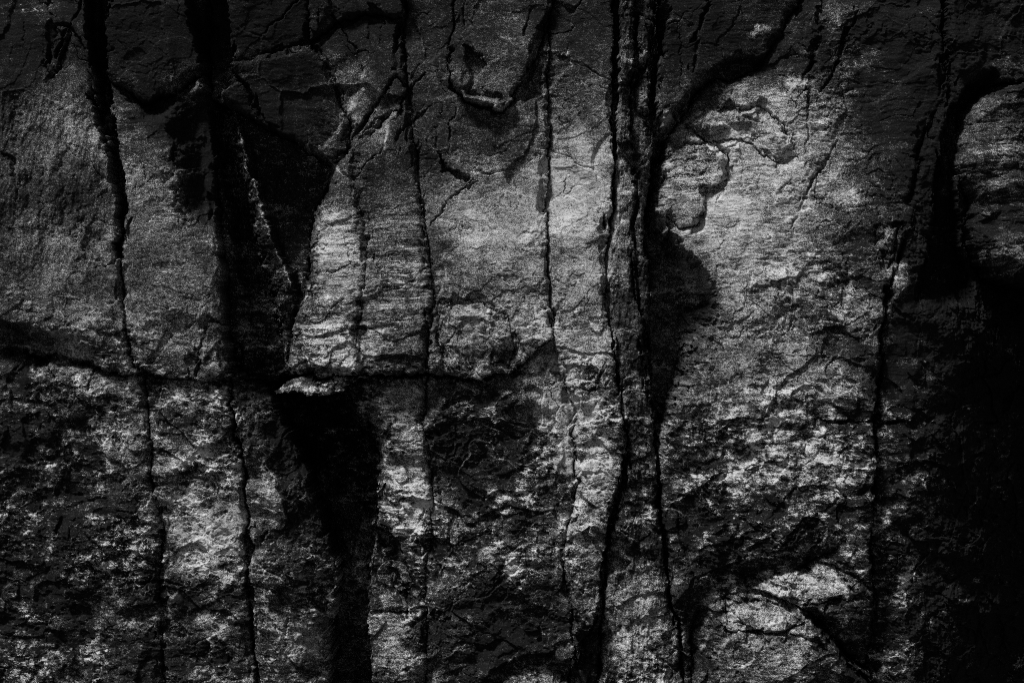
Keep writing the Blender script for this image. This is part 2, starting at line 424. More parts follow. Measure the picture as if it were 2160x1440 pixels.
# upright lobes and hollows in the upper left
lobes = fbm(X + .12 * Y, Y, 52, 5, 431, 1, .42, .6)
H += 17 * lobes * sstep(120, 260, Y) * sstep(640, 520, Y) * sstep(270, 200, X)
H[R == REG['splinter_a']] += (14 * fbm(X, Y, 26, 4, 441, 1.4, .5, .65))[R == REG['splinter_a']]
for nm in ('splinter_b', 'splinter_c', 'column'):
    H[R == REG[nm]] += (13 * fbm(X, Y, 30, 4, 451, 1.3, .5, .65))[R == REG[nm]]
m = R == REG['right_block']
lay = (Y + .22 * (X - 2010) - .0012 * (X - 2010) ** 2 + 9 * ROUGH) / 17
H[m] += (7 * np.abs(np.sin(lay)) ** .6 + 9 * np.abs(np.sin(lay * .37)) - 46 * sstep(60, 0, WX - np.interp(WY, [166,208,248,318,368,430,540,600], [2160,2052,2024,2012,2016,2050,2062,2140])) ** 1.5)[m]
m = whole('boulder_low')
H[m] += (34 * (1 - ((WX - 1640) / 200) ** 2))[m]
# boulders: facets
def facet(nm, ax, ay, nx, ny, slope, soft=2.5):
    m = whole(nm)
    d = (WX - ax) * nx + (WY - ay) * ny
    H[m] -= (slope * np.log1p(np.exp(np.clip(d / soft, -30, 30))) * soft)[m]
facet('boulder_top', 1700, 1256, -.15, -.99, .95)      # above its ridge the stone slopes back (looks up)
facet('boulder_top', 1795, 1250, .85, .2, .5)
facet('boulder_top', 1720, 1285, -.2, .98, .8)
facet('boulder_low', 1600, 1322, -.03, -1, .75)
facet('boulder_low', 1532, 1330, -1, .1, .9)
facet('boulder_low', 1715, 1320, .7, -.65, .6)
add(poly([1535,1320, 1650,1330, 1700,1345, 1760,1400, 1600,1440, 1500,1440, 1540,1380], 20), 8)

# step-like lesser plates
add(poly([640,640, 720,620, 765,640, 765,780, 612,785, 606,720], 6), 6)
add(poly([120,60, 148,62, 150,78, 128,110, 112,150, 85,170, 90,120], 6), 8)
add(poly([420,720, 440,690, 470,686, 478,760, 470,800, 425,800], 5), 6)
add(poly([250,290, 262,320, 258,350, 300,430, 380,420, 380,330, 330,270], 8), 5)
add(poly([782,1118, 812,1114, 884,1244, 872,1268, 848,1254], 5), -52)
add(poly([785,1240, 800,1150, 850,1262, 790,1290], 5), -6)
add(poly([1460,250, 1500,235, 1540,240, 1590,225, 1650,255, 1690,330, 1700,360, 1640,300, 1600,250, 1570,262, 1500,280], 10), 10)
add(poly([1560,240, 1610,225, 1650,255, 1640,280, 1600,262], 5), -16)
add(poly([1390,340, 1430,310, 1490,302, 1540,330, 1545,370, 1500,400, 1480,470, 1430,475, 1395,440], 9), 9)
add(poly([1850,478, 1888,480, 1880,540, 1868,560], 6), 14)
add(poly([1785,540, 1800,570, 1795,610, 1782,650, 1770,640, 1788,600], 5), -12)
add(poly([1650,850, 1770,840, 1840,860, 1835,905, 1720,905, 1640,880], 8), -9)

add(poly([1050,870, 1100,835, 1150,870, 1165,900, 1140,960, 1150,1010, 1150,1080, 1040,1105, 960,1100, 920,1060, 912,900, 980,890], 5), -7)
add(poly([2062,392, 2110,380, 2165,372, 2165,392, 2110,402, 2080,420, 2062,428], 7), 18)
add(poly([2075,500, 2160,490, 2160,575, 2120,592, 2090,560], 10), 26)
add(poly([1885,555, 1910,550, 1920,600, 1890,630, 1876,612], 8), 16)
# vertical flutes on the left face
for fx, fy0, fy1, a in ((60,330,470,7),(85,340,520,8),(130,300,520,8),(175,430,560,9),(195,480,570,10),(30,180,330,8)):
    H -= a * np.exp(-((WX - fx + 14 * ROUGH - .08 * (WY - fy0)) / 9) ** 2) * sstep(fy0 - 20, fy0 + 30, WY) * sstep(fy1 + 20, fy1 - 30, WY)

# finer joints
crack(5, 26, 150,52, 118,108, 105,160)
crack(5, 18, 150,52, 172,20, 180,-30); crack(5, 18, 150,60, 175,90, 188,118)
crack(5, 16, 95,-20, 104,30, 140,52)
crack(7, 26, 490,150, 515,180, 532,212, 560,265, 610,292)
crack(5, 12, 640,100, 700,60, 770,27, 850,45)
crack(9, 30, 850,20, 842,70, 838,110)
crack(6, 24, 838,160, 810,200, 790,225, 765,260, 745,285, 728,318, 690,330)
crack(4, 12, 838,340, 842,290, 858,260, 890,240, 925,215)
crack(4, 14, 920,265, 927,290, 924,310, 950,352)
crack(4, 16, 960,230, 955,280, 950,340)
crack(4, 10, 740,295, 800,250, 850,240)
crack(5, 16, 690,270, 728,280, 735,265)
crack(9, 22, 897,150, 862,190)
crack(4, 12, 1000,380, 965,410, 930,450, 905,480)
crack(9, 30, 1160,20, 1140,110, 1120,180)
crack(4, 12, 1115,20, 1105,60, 1098,85)
crack(6, 24, 1160,170, 1157,205)
crack(10, 32, 1745,-30, 1738,60, 1722,120, 1700,162)
crack(5, 26, 1812,15, 1790,80, 1768,130, 1742,172, 1722,196)
crack(5, 16, 1700,162, 1704,230, 1702,330)
crack(4, 18, 1772,280, 1740,345, 1700,410, 1672,462, 1664,480)
crack(6, 22, 1500,0, 1476,50, 1466,110, 1462,150)
crack(4, 12, 1545,360, 1535,405, 1520,425)
crack(5, 24, 1725,880, 1790,888, 1850,888, 1910,885)
crack(5, 24, 1530,1322, 1590,1326, 1640,1329, 1670,1310)
crack(7, 26, 1660,1330, 1715,1345, 1735,1360)
crack(6, 24, 1762,1200, 1775,1225, 1792,1240)
crack(13, 60, 1600,1246, 1660,1265, 1702,1286, 1732,1314, 1760,1355, 1800,1402, 1840,1450)
crack(4, 14, 785,1288, 830,1284, 862,1276)
crack(9, 40, 776,1293, 840,1287, 855,1284)
crack(5, 18, 1085,780, 1130,750, 1168,716)
crack(4, 10, 1190,812, 1250,816, 1295,818)
crack(4, 10, 1228,820, 1226,860)
crack(9, 24, 522,1150, 545,1160, 570,1125)
crack(5, 18, 528,1230, 580,1240, 640,1250, 680,1256)
crack(6, 20, 565,1300, 600,1335, 620,1300)
crack(5, 14, 270,1225, 340,1228, 430,1240)
crack(4, 12, 560,460, 590,440)
crack(4, 16, 1385,452, 1410,470, 1425,485)
crack(5, 16, 1420,1060, 1440,1150, 1462,1220)
crack(5, 14, 1250,960, 1300,1010)
crack(4, 12, 1560,1080, 1650,1150, 1770,1045, 1640,1140)
crack(4, 12, 1800,1110, 1740,1160, 1640,1230)
crack(6, 14, 0,310, 30,340, 45,420)
crack(4, 14, 205,570, 250,550, 262,540)
crack(4, 10, 770,500, 790,540, 765,565)

# joint hollows between bodies
JR = .8 + .9 * ROUGH
H -= JD * np.exp(-(DE / np.maximum(JW * JR, 1.5)) ** 1.3) * np.clip(.75 + 1.7 * fbm(X, Y, 90, 3, 301), .04, 1.7)
# broken lips: notches knocked out of the edges of the joints
_a, _b, _k, _ox, _oy, _g = cells(X + 8 * ROUGH, Y, 34, 311, 1.0, .6)
NOTCH = np.where(R == REG['column'], .35, 1.0).astype(np.float32)
H -= NOTCH * (9 + 7 * _b) * sstep(.25, .4, _a) * sstep(1.25, .7, DE / (12 + 9 * _k))
_a, _b, _k, _ox, _oy, _g = cells(X + 5 * ROUGH, Y, 17, 313, 1.0, .6)
H -= (4 + 3 * _b) * sstep(.2, .35, _a) * sstep(1.25, .7, DE / (8 + 5 * _k))
H -= 2 * np.exp(-DE / 9)
H = np.maximum(H, -780)

# weathering of the surface
FL = np.clip(.25 + .75 * sstep(520, 900, Y) + .35 * sstep(1500, 1750, X) - .3 * sstep(300, 100, X) * sstep(700, 500, Y), .12, 1.0)
for w, m in (ell(960, 700, 110, 90), ell(1720, 640, 130, 150), ell(1700, 900, 220, 130), ell(1500, 1000, 150, 160)):
    FL[w] = np.maximum(FL[w], m)
# flakes: stepped sheets broken off along curved lines
def flakes(scale, n, seed, sharp, sx=1, sy=1, oc=5, wob=12):
    t = (fbm(X + wob * ROUGH, Y + wob * ROUGH, scale, oc, seed, sx, sy, .52) * .5 + .5) * n
    k = np.floor(t); f = t - k
    return (k + sstep(1 - sharp, 1, f)) - t * .6, sstep(1 - 1.6 * sharp, 1 - .5 * sharp, f)
f1, e1 = flakes(170, 9, 501, .07)
f2, e2 = flakes(60, 7, 541, .10, .8, 1.15)
f3, e3 = flakes(105, 8, 561, .09, .9, 1.2)
f0, e0 = flakes(260, 7, 581, .035, .9, 1.1, 3, 7)
SM = sstep(-.1, .25, fbm(X, Y, 180, 3, 591))          # some areas hardly flake
F0M = np.clip(.16 + .85 * sstep(560, 860, Y), 0, 1)
H += F0M * 10 * f0 + FL * SM * (6.5 * f1 + 2.4 * f2 + 4.0 * f3)
e0 = e0 * F0M
RIM = FL * np.clip(np.maximum(np.maximum(e0, e1), np.maximum(e3, .8 * e2)) * np.clip(.2 + 1.6 * fbm(X, Y, 60, 3, 571), 0, 1), 0, 1)
H += 16 * fbm(X, Y, 330, 3, 601) + 9 * fbm(X, Y, 120, 3, 621, 1, .8)
# shell-shaped scars where flakes have come away
rng = np.random.RandomState(5)
def scar(cx, cy, rx, ry, rot, d):
    w = window(P(cx - rx * 1.8, cy - rx * 1.8, cx + rx * 1.8, cy + rx * 1.8), 3)
    a = math.radians(rot); c, s_ = math.cos(a), math.sin(a)
    dx = WX[w] - cx; dy = WY[w] - cy
    q = np.hypot((dx * c + dy * s_) / rx, (-dx * s_ + dy * c) / ry) + .45 * ROUGH[w]
    H[w] -= d * sstep(1.0, .82, q) * (1 - .55 * sstep(.1, -1, dy / ry))
for a in ((1025,1090,26,20,0,8),(1075,1105,18,14,0,7),(975,1105,20,14,30,6),(1000,930,60,60,0,5),(1255,1240,28,18,0,9),(1490,870,32,24,0,7),(1500,930,44,36,0,7),(1640,860,26,14,0,7),(1660,680,20,26,0,6),
          (1700,590,24,30,0,6),(1745,720,18,40,20,8),(1560,990,26,14,0,6),(1690,930,24,14,0,6),(1590,960,22,16,0,7),(200,880,50,30,-10,10),(80,885,40,24,0,8),(250,920,22,40,0,8),(60,1010,50,24,0,7),(190,1020,70,40,10,6),
          (1080,1260,30,20,0,6),(1130,1290,24,14,0,6),(1010,1350,50,22,-10,7),(1130,880,30,24,0,7),(1120,900,50,30,0,5),(1140,940,30,24,0,7),(1000,700,40,26,0,8),(1060,745,36,22,0,8),(950,740,30,16,0,7),(960,860,30,16,-20,6)):
    scar(*a)
for k in range(620):
    u = rng.rand()
    if u < .40: cx, cy = rng.uniform(-20, 520), rng.uniform(800, 1460)
    elif u < .62: cx, cy = rng.uniform(905, 1290), rng.uniform(800, 1460)
    elif u < .86: cx, cy = rng.uniform(1400, 1840), rng.uniform(560, 1230)
    else: cx, cy = rng.uniform(-20, 2180), rng.uniform(0, 1440)
    rr = 6 + 22 * rng.rand() ** 2.2
    scar(cx, cy, rr * rng.uniform(1, 1.5), rr * rng.uniform(.6, 1), rng.uniform(-25, 25), rng.uniform(2.0, 5.5))
# angular chips: every chip a small tilted plane, in fields with smooth stone between them
CHIP = np.clip(.30 + .75 * FL - .25 + .9 * fbm(X, Y, 130, 3, 631), .06, 1.15)
for w, m in (ell(1000, 690, 100, 70), ell(1500, 280, 150, 60), ell(1750, 620, 110, 140), ell(1680, 950, 170, 80), ell(1345, 160, 50, 180), ell(120, 730, 140, 50), ell(640, 800, 90, 30)):
    CHIP[w] = np.maximum(CHIP[w], m * 1.1)
for nm in ('boulder_low', 'boulder_top', 'dome'):
    CHIP[whole(nm)] *= .6
CX_ = X + 12 * fbm(X, Y, 36, 4, 635, gain=.65); CY_ = Y + 12 * fbm(X, Y, 36, 4, 637, gain=.65)
EDGE = np.zeros(X.shape, np.float32)
for sc, amp, sd, sx, sy in ((160, 20, 639, .9, 1.0), (84, 10, 641, .8, 1.1), (38, 3.6, 643, .75, 1.2), (17, 1.0, 645, .7, 1.25)):
    a, b, c, ox, oy, gap = cells(CX_, CY_, sc, sd, sx, sy)
    keep = CHIP * sstep(-.5, .3, c + CHIP * .8)
    if sc > 100: keep = np.clip(sstep(470, 330, Y) * sstep(420, 520, X) * sstep(1330, 1180, X) + .35 * sstep(300, 200, Y) + .3 * CHIP, 0, 1)
    H += amp * keep * (.45 * a + 1.0 * b * oy + .8 * c * ox) * sstep(0, .05, gap)
    EDGE = np.maximum(EDGE, keep * sstep(.10, .0, gap) * (b > -.2) * (sc > 20))
for sc, sd, dp in ((150, 661, 9), (75, 663, 5)):
    a, b, c, ox, oy, gap = cells(CX_ + 10 * ROUGH, CY_ + 14 * ROUGH, sc, sd, 1.0, .6)
    H -= .8 * dp * sstep(.03 * 90 / sc, .0, gap) * sstep(.16, .42, fbm(X, Y, 150, 3, sd + 10))
H += (.6 + .7 * FL) * .9 * fbm(X, Y, 30, 5, 651, .8, 1.4, .66)
# thin bedding that runs across the whole face
BED = np.clip(.35 + .5 * fbm(X, Y, 260, 2, 661) + .5 * sstep(1400, 1500, X), .05, 1)
for w, m in (ell(720, 600, 110, 200), ell(860, 1080, 70, 110), ell(1560, 380, 170, 180), ell(2100, 320, 110, 130), ell(1250, 1050, 60, 150), ell(300, 270, 80, 40), ell(820, 850, 70, 40)):
    BED[w] = np.maximum(BED[w], m)
for nm in ('banded', 'mid_plate', 'pillar_low', 'right_block'):
    m = whole(nm); BED[m] = np.maximum(BED[m], 1.3 * sstep(330, 460, Y[m]) if nm != 'right_block' else 1.5)
H += BED * (2.8 * fbm(X, Y + .06 * X + 6 * ROUGH, 26, 4, 681, .16, 1.0, .66) + 1.7 * fbm(X, Y + .06 * X + 6 * ROUGH, 10, 3, 683, .13, 1.0, .7))
pit = fbm(X, Y, 15, 3, 701, .8, 1.2, .6)
H -= (.6 + 1.6 * FL * sstep(850, 1050, Y)) * sstep(.15, .4, pit)

# ------------------------------------------------------------------ mineral tone of the stone and painted shade (0 dark ... 1 pale crust), grain, streaks
TONE = .40 + .16 * fbm(X, Y, 240, 3, 801) + .10 * ROUGH
SPECK = np.full(X.shape, .6, np.float32)
def tone(v, w_m, k=1.0):
    w, m = w_m
    TONE[w] += (v - TONE[w]) * m * k
def speck(v, w_m):
    w, m = w_m
    SPECK[w] += (v - SPECK[w]) * m
# dark mineral film and damp, plus shade painted into the hollows and far right
for a in ((320,90,140,120,0,.15),(600,200,130,100,0,.17),(560,50,110,70,0,.15),(60,110,90,110,0,.2),(760,60,140,80,0,.2),(900,180,130,120,0,.28),(960,320,140,80,10,.26),
          (360,250,60,50,30,.05),(410,330,45,110,0,.06),(580,440,100,200,0,.10),(1480,90,110,130,0,.17),(1640,90,120,90,0,.2),(1950,110,150,140,0,.12),(1900,260,110,120,0,.2),
          (1010,960,110,120,0,.10),(1040,1310,150,110,0,.08),(110,1180,170,230,0,.17),(90,900,120,80,0,.2),(1600,1120,190,110,0,.12),(1650,1190,200,45,0,.08),(2190,960,330,500,0,.04),
          (1950,500,70,260,0,.12),(1990,1250,150,260,0,.14),(2080,1350,160,150,0,.03),(1335,640,42,440,0,.22),(1230,80,60,80,0,.3),(560,620,40,160,0,.1),(640,930,110,130,0,.12),(1440,1150,60,130,0,.14),
          (960,1200,60,60,0,.3),(400,1250,130,36,0,.08),(320,1380,120,50,0,.16),(1490,620,60,140,0,.12),(1080,430,40,40,0,.4),(180,420,50,40,0,.3),(100,400,40,70,0,.25)):
    tone(a[5], ell(*a[:5]))
for a in ((400,330,40,110,0,.0),(350,240,70,30,0,.02),(1495,1370,32,60,0,.1),(1240,1380,30,70,0,.1)):
    tone(a[5], ell(*a[:5]))
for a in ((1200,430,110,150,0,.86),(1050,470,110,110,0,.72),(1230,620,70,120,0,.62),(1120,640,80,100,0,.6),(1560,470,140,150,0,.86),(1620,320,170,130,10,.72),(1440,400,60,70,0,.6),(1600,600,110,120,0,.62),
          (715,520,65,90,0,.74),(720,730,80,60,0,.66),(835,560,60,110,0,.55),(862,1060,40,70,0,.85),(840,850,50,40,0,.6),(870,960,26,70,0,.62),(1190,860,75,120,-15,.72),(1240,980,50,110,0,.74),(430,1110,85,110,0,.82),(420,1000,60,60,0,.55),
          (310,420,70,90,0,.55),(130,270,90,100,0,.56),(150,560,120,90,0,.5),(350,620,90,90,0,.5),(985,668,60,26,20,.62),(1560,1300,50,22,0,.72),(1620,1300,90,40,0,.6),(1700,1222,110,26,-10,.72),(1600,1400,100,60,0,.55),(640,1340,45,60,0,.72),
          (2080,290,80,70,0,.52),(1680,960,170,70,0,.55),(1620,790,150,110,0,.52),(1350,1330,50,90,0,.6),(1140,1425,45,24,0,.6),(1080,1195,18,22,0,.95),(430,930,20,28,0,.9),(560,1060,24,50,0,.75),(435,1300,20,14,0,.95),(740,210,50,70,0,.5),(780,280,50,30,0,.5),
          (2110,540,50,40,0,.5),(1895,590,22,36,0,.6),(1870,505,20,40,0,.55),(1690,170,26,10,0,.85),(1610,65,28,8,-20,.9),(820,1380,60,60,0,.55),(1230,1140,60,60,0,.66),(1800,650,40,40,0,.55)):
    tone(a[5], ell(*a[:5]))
for a in ((900,250,260,200,0,.25),(600,190,160,120,0,.2),(320,100,130,120,0,.2),(1500,90,90,120,0,.3),(1440,370,60,60,0,.35),(560,500,90,250,0,.25)):
    speck(a[5], ell(*a[:5]))
for a in ((150,1150,240,280,0,1.0),(1050,1150,160,280,0,.95),(430,1200,120,260,0,1.0),(1640,1000,220,200,0,.9),(1560,450,220,220,0,.8),(720,620,100,220,0,.85),(1200,700,120,300,0,.75)):
    speck(a[5], ell(*a[:5]))
for a in ((1905,1235,20,60,15,.55),(1890,1400,36,50,0,.5),(1855,1095,20,30,0,.5),(1020,165,70,55,0,.48),(1030,218,60,8,8,.6),(2090,400,70,20,0,.6),(2080,300,80,80,0,.55),(1590,1295,70,24,0,.75),(1700,1220,100,30,-8,.75),(1600,1390,110,50,0,.5),(2120,540,40,45,0,.5),(660,812,80,10,-3,.42)):  # includes lit patches painted paler: far right, right block, boulder tops
    tone(a[5], ell(*a[:5]))
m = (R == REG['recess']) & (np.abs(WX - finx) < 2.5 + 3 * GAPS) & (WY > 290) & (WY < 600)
TONE[R == REG['recess']] = np.minimum(TONE[R == REG['recess']], .17)  # shade of the recess painted in by keeping its colour dark
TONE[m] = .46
# blotches: pale crust that has flaked away in pieces, strongest low on the face
BL0 = fbm(X + 20 * ROUGH, Y, 95, 5, 911, 1, 1.2, .7)
BL1 = fbm(X + 14 * ROUGH, Y, 40, 5, 901, .9, 1.4, .72)
BL2 = fbm(X, Y, 14, 4, 931, .7, 1.4, .7)
LOWER = np.clip(.5 + .75 * sstep(450, 1000, Y), 0, 1.2)
_a, _b, _k, _ox, _oy, _g = cells(CX_, CY_, 84, 641, .8, 1.1)
SPECK *= .72 + .42 * _k
TONE += .07 * _a * CHIP
_a, _b, _k, _ox, _oy, _g = cells(CX_, CY_, 38, 643, .75, 1.2)
SPECK *= .85 + .3 * _k
TONE += .08 * _a * CHIP
SPECK *= np.clip(.85 + 1.1 * fbm(X, Y, 170, 4, 921), .2, 1.5)
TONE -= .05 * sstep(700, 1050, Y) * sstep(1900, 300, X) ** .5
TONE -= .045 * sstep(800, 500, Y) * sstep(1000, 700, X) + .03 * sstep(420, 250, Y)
TONE -= .12 * sstep(180, 0, Y) + .07 * sstep(110, 0, X) + .20 * sstep(1620, 2020, X)  # darkens towards top and left edge; the fade to the right is painted shade
SPECK = np.maximum(SPECK, .52 * sstep(760, 880, Y) * sstep(60, 40, np.abs(X - 1740) / 5))
for nm in ('boulder_low', 'boulder_top', 'dome'):
    m = whole(nm); SPECK[m] = .20 + .2 * SPECK[m]; TONE[m] -= .03
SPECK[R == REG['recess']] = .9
PATCH = BL0 + .5 * BL1
TONE += SPECK * (.30 * BL0 + .30 * np.tanh(3.2 * PATCH) * LOWER + .40 * BL1 * LOWER + .62 * BL2 * LOWER + .80 * fbm(X, Y, 9, 4, 941, .75, 1.35, .85) * LOWER + .45 * np.tanh(4 * fbm(X + 8 * ROUGH, Y, 24, 6, 943, .8, 1.3, .8)) * LOWER * sstep(500, 900, Y))
TONE += .22 * (1 - .5 * SPECK) * fbm(X + 14 * ROUGH, Y, 60, 5, 927, .9, 1.1, .66) * sstep(1000, 600, Y)
TONE += (.25 + BED) * .55 * SPECK * (fbm(X, Y + .06 * X + 6 * ROUGH, 15, 5, 951, .14, 1.0, .74) + .8 * fbm(X, Y + .06 * X + 6 * ROUGH, 7, 3, 957, .16, 1.0, .8))
# pale, freshly broken rims of the chips, in curls
TONE += EDGE * np.clip(.25 + 1.0 * fbm(X, Y, 46, 3, 971), 0, 1) * .55 * sstep(.06, .25, TONE)
TONE += .42 * RIM * sstep(-.05, .15, TONE)
# quartz flecks
fl_ = fbm(X, Y, 7, 2, 981, .8, 1.2)
TONE += .5 * sstep(.44, .56, fl_) * sstep(.05, .25, TONE) * sstep(.35, .7, SPECK)
TONE += .12 * fbm(X, Y, 9, 3, 961)
TONE = np.clip(TONE, -.02, 1).astype(np.float32)

# ------------------------------------------------------------------ materials
def node(nt, t, **k):
    n = nt.nodes.new(t)
    for a, b in k.items(): setattr(n, a, b)
    return n

def rock_material(name, dark=.007, pale=.58):
    m = bpy.data.materials.new(name); m.use_nodes = True
    nt = m.node_tree; L = nt.links
    b = nt.nodes['Principled BSDF']
    b.inputs['Roughness'].default_value = .72
    b.inputs['Specular IOR Level'].default_value = .06
    at = node(nt, 'ShaderNodeAttribute', attribute_name='mineral_shade')
    sep = node(nt, 'ShaderNodeSeparateColor')
    L.new(at.outputs['Color'], sep.inputs['Color'])
    tc = node(nt, 'ShaderNodeTexCoord')
    mp = node(nt, 'ShaderNodeMapping'); mp.inputs['Scale'].default_value = (1, 1, 2.0)
    L.new(tc.outputs['Object'], mp.inputs['Vector'])
    def noise(scale, det, rough, vec):
        n = node(nt, 'ShaderNodeTexNoise'); n.inputs['Scale'].default_value = scale
        n.inputs['Detail'].default_value = det; n.inputs['Roughness'].default_value = rough
        L.new(vec, n.inputs['Vector']); return n.outputs['Fac']
    def math_(op, a, bb):
        n = node(nt, 'ShaderNodeMath', operation=op)
        for s, v in ((0, a), (1, bb)):
            if isinstance(v, (int, float)): n.inputs[s].default_value = v
            else: L.new(v, n.inputs[s])
        return n.outputs[0]
    g1 = noise(85, 6, .8, mp.outputs['Vector'])
    g2 = noise(280, 2, .8, mp.outputs['Vector'])
    gs = math_('ADD', math_('MULTIPLY', math_('SUBTRACT', g1, .5), 2.0), math_('MULTIPLY', math_('SUBTRACT', g2, .5), 3.4))
    gs = math_('MULTIPLY', gs, sep.outputs['Green'])
    t = math_('ADD', sep.outputs['Red'], gs)
    cr = node(nt, 'ShaderNodeValToRGB')
    e = cr.color_ramp.elements
    e[0].position = .02; e[0].color = (dark,) * 3 + (1,)
    e[1].position = 1.0; e[1].color = (pale,) * 3 + (1,)
    for p, v in ((.22, .011), (.40, .031), (.54, .085), (.68, .225), (.84, .45)):
        x = e.new(p); x.color = (v, v, v, 1)
    L.new(t, cr.inputs['Fac'])
    L.new(cr.outputs['Color'], b.inputs['Base Color'])
    bp = node(nt, 'ShaderNodeBump'); bp.inputs['Strength'].default_value = .7; bp.inputs['Distance'].default_value = .006
    L.new(math_('ADD', math_('MULTIPLY', g1, .7), math_('MULTIPLY', g2, .3)), bp.inputs['Height'])
    L.new(bp.outputs['Normal'], b.inputs['Normal'])
    return m
ROCK = rock_material('weathered_rock')

def plain_rock(name, lo, hi, scale):
    m = bpy.data.materials.new(name); m.use_nodes = True
    nt = m.node_tree; b = nt.nodes['Principled BSDF']; b.inputs['Roughness'].default_value = .85
    tc = node(nt, 'ShaderNodeTexCoord'); n = node(nt, 'ShaderNodeTexNoise')
    n.inputs['Scale'].default_value = scale; n.inputs['Detail'].default_value = 8; n.inputs['Roughness'].default_value = .7
    nt.links.new(tc.outputs['Object'], n.inputs['Vector'])
    cr = node(nt, 'ShaderNodeValToRGB')
    cr.color_ramp.elements[0].position = .35; cr.color_ramp.elements[0].color = (lo, lo, lo, 1)
    cr.color_ramp.elements[1].position = .7; cr.color_ramp.elements[1].color = (hi, hi, hi, 1)
    nt.links.new(n.outputs['Fac'], cr.inputs['Fac']); nt.links.new(cr.outputs['Color'], b.inputs['Base Color'])
    bp = node(nt, 'ShaderNodeBump'); bp.inputs['Strength'].default_value = .6; bp.inputs['Distance'].default_value = .02
    nt.links.new(n.outputs['Fac'], bp.inputs['Height']); nt.links.new(bp.outputs['Normal'], b.inputs['Normal'])
    return m

# ------------------------------------------------------------------ mesh building
def mesh_from(name, co, quads, mineral_shade=None, mat=None):
    me = bpy.data.meshes.new(name)
    me.vertices.add(len(co)); me.vertices.foreach_set('co', co.astype(np.float32).ravel())
    n = len(quads)
    me.loops.add(n * 4); me.loops.foreach_set('vertex_index', quads.astype(np.int32).ravel())
    me.polygons.add(n); me.polygons.foreach_set('loop_start', np.arange(0, n * 4, 4, dtype=np.int32))
    me.update(calc_edges=True)
    me.polygons.foreach_set('use_smooth', np.ones(n, bool))
    if mineral_shade is not None:
        a = me.attributes.new('mineral_shade', 'FLOAT_COLOR', 'POINT')
        a.data.foreach_set('color', mineral_shade.astype(np.float32).ravel())
    if mat: me.materials.append(mat)
    return me

BACK = -820.0       # how far back into the hill every body reaches
FR = R[:-1, :-1]    # body of each grid face
def build(code, name, parent=None):
    """cut one body out of the surveyed face: front surface, sides reaching back"""
    fj, fi = np.nonzero(FR == REG[code])
    base = fj * NX + fi
    q = np.stack([base, base + NX, base + NX + 1, base + 1], 1)      # seen from the viewer: counter-clockwise
    # boundary edges
    own = np.zeros((NY + 1, NX + 1), bool); own[fj + 1, fi + 1] = True
    be = []
    for dj, di, a, b in ((0, -1, 0, 1), (1, 0, 1, 2), (0, 1, 2, 3), (-1, 0, 3, 0)):
        m = ~own[fj + 1 + dj, fi + 1 + di]
        be.append(np.stack([q[m, a], q[m, b]], 1))
    be = np.concatenate(be)
    ids, inv = np.unique(q, return_inverse=True)
    q = inv.reshape(q.shape)
    lut = np.full(NX * NY, -1, np.int64); lut[ids] = np.arange(len(ids))
    be = lut[be]
    x = X.ravel()[ids]; y = Y.ravel()[ids]; h = H.ravel()[ids]
    bid, binv = np.unique(be, return_inverse=True); binv = binv.reshape(be.shape)
    n0 = len(ids)
    allx = [x]; ally = [y]; allh = [h]; quads = [q]
    prev = be; off = n0
    for f in (.12, .4, 1.0):
        cur = binv + off
        allx.append(x[bid]); ally.append(y[bid]); allh.append(h[bid] + (BACK - h[bid]) * f)
        quads.append(np.stack([prev[:, 1], prev[:, 0], cur[:, 0], cur[:, 1]], 1))
        prev = cur; off += len(bid)
    x = np.concatenate(allx); y = np.concatenate(ally); h = np.concatenate(allh)
    co = np.stack([(x - 1080) * M, -h * M, ZC + (720 - y) * M], 1)
    org = np.array([(co[:, 0].min() + co[:, 0].max()) / 2, -BACK * M, co[:, 2].min()])
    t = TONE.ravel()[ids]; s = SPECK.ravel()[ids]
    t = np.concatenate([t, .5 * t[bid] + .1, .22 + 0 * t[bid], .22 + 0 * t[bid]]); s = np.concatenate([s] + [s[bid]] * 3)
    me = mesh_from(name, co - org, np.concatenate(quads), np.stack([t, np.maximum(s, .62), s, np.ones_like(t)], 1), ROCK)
    o = bpy.data.objects.new(name, me); COL.objects.link(o)
    if parent is not None:
        o.parent = parent; o.location = tuple(org - np.array(parent.location))
    else:
        o.location = tuple(org)
    return o

THINGS = {}
def thing(code, name, label, cat, group=None):
    o = build(code, name); o['label'] = label; o['category'] = cat; o['kind'] = 'thing'
    if group: o['group'] = group
    THINGS[code] = o
    return o

SL = 'slabs of the jointed rock face'
thing('left_upper', 'rock_slab', 'broad mid-grey slab with upright flutes filling the upper left corner above the dark ledge', 'rock slab', SL)
thing('left_lower', 'rock_slab', 'dark pitted slab speckled with pale crust filling the lower left corner below the ledge', 'rock slab', SL)
thing('strip_top', 'rock_block', 'smooth dark block with pointed lower edge between the two black gaps at top left', 'rock block', 'blocks along the top of the face')
thing('strip_upper', 'rock_slab', 'grey upright slab directly under the smooth dark pointed block, left of the black recess', 'rock slab', SL)
thing('strip_lower', 'rock_slab', 'pale speckled upright slab below the thin ledge crack, left of the groove flank', 'rock slab', SL)
thing('top_dark', 'rock_block', 'small dark block at the top edge right of the second black gap', 'rock block', 'blocks along the top of the face')
thing('wedge_dark', 'rock_wedge', 'dark smooth wedge with a diagonal crack just above the black recess', 'rock wedge')
thing('recess', 'rock_fin', 'thin fin with a sharp pale edge inside the black recess at left', 'rock fin')
b = thing('banded', 'rock_slab', 'pale slab with level bands between the black recess and a wavering crack', 'rock slab', SL)
sh = build('shelf', 'overhang_lip', b); sh['label'] = 'thin pale lip hanging over the black groove'
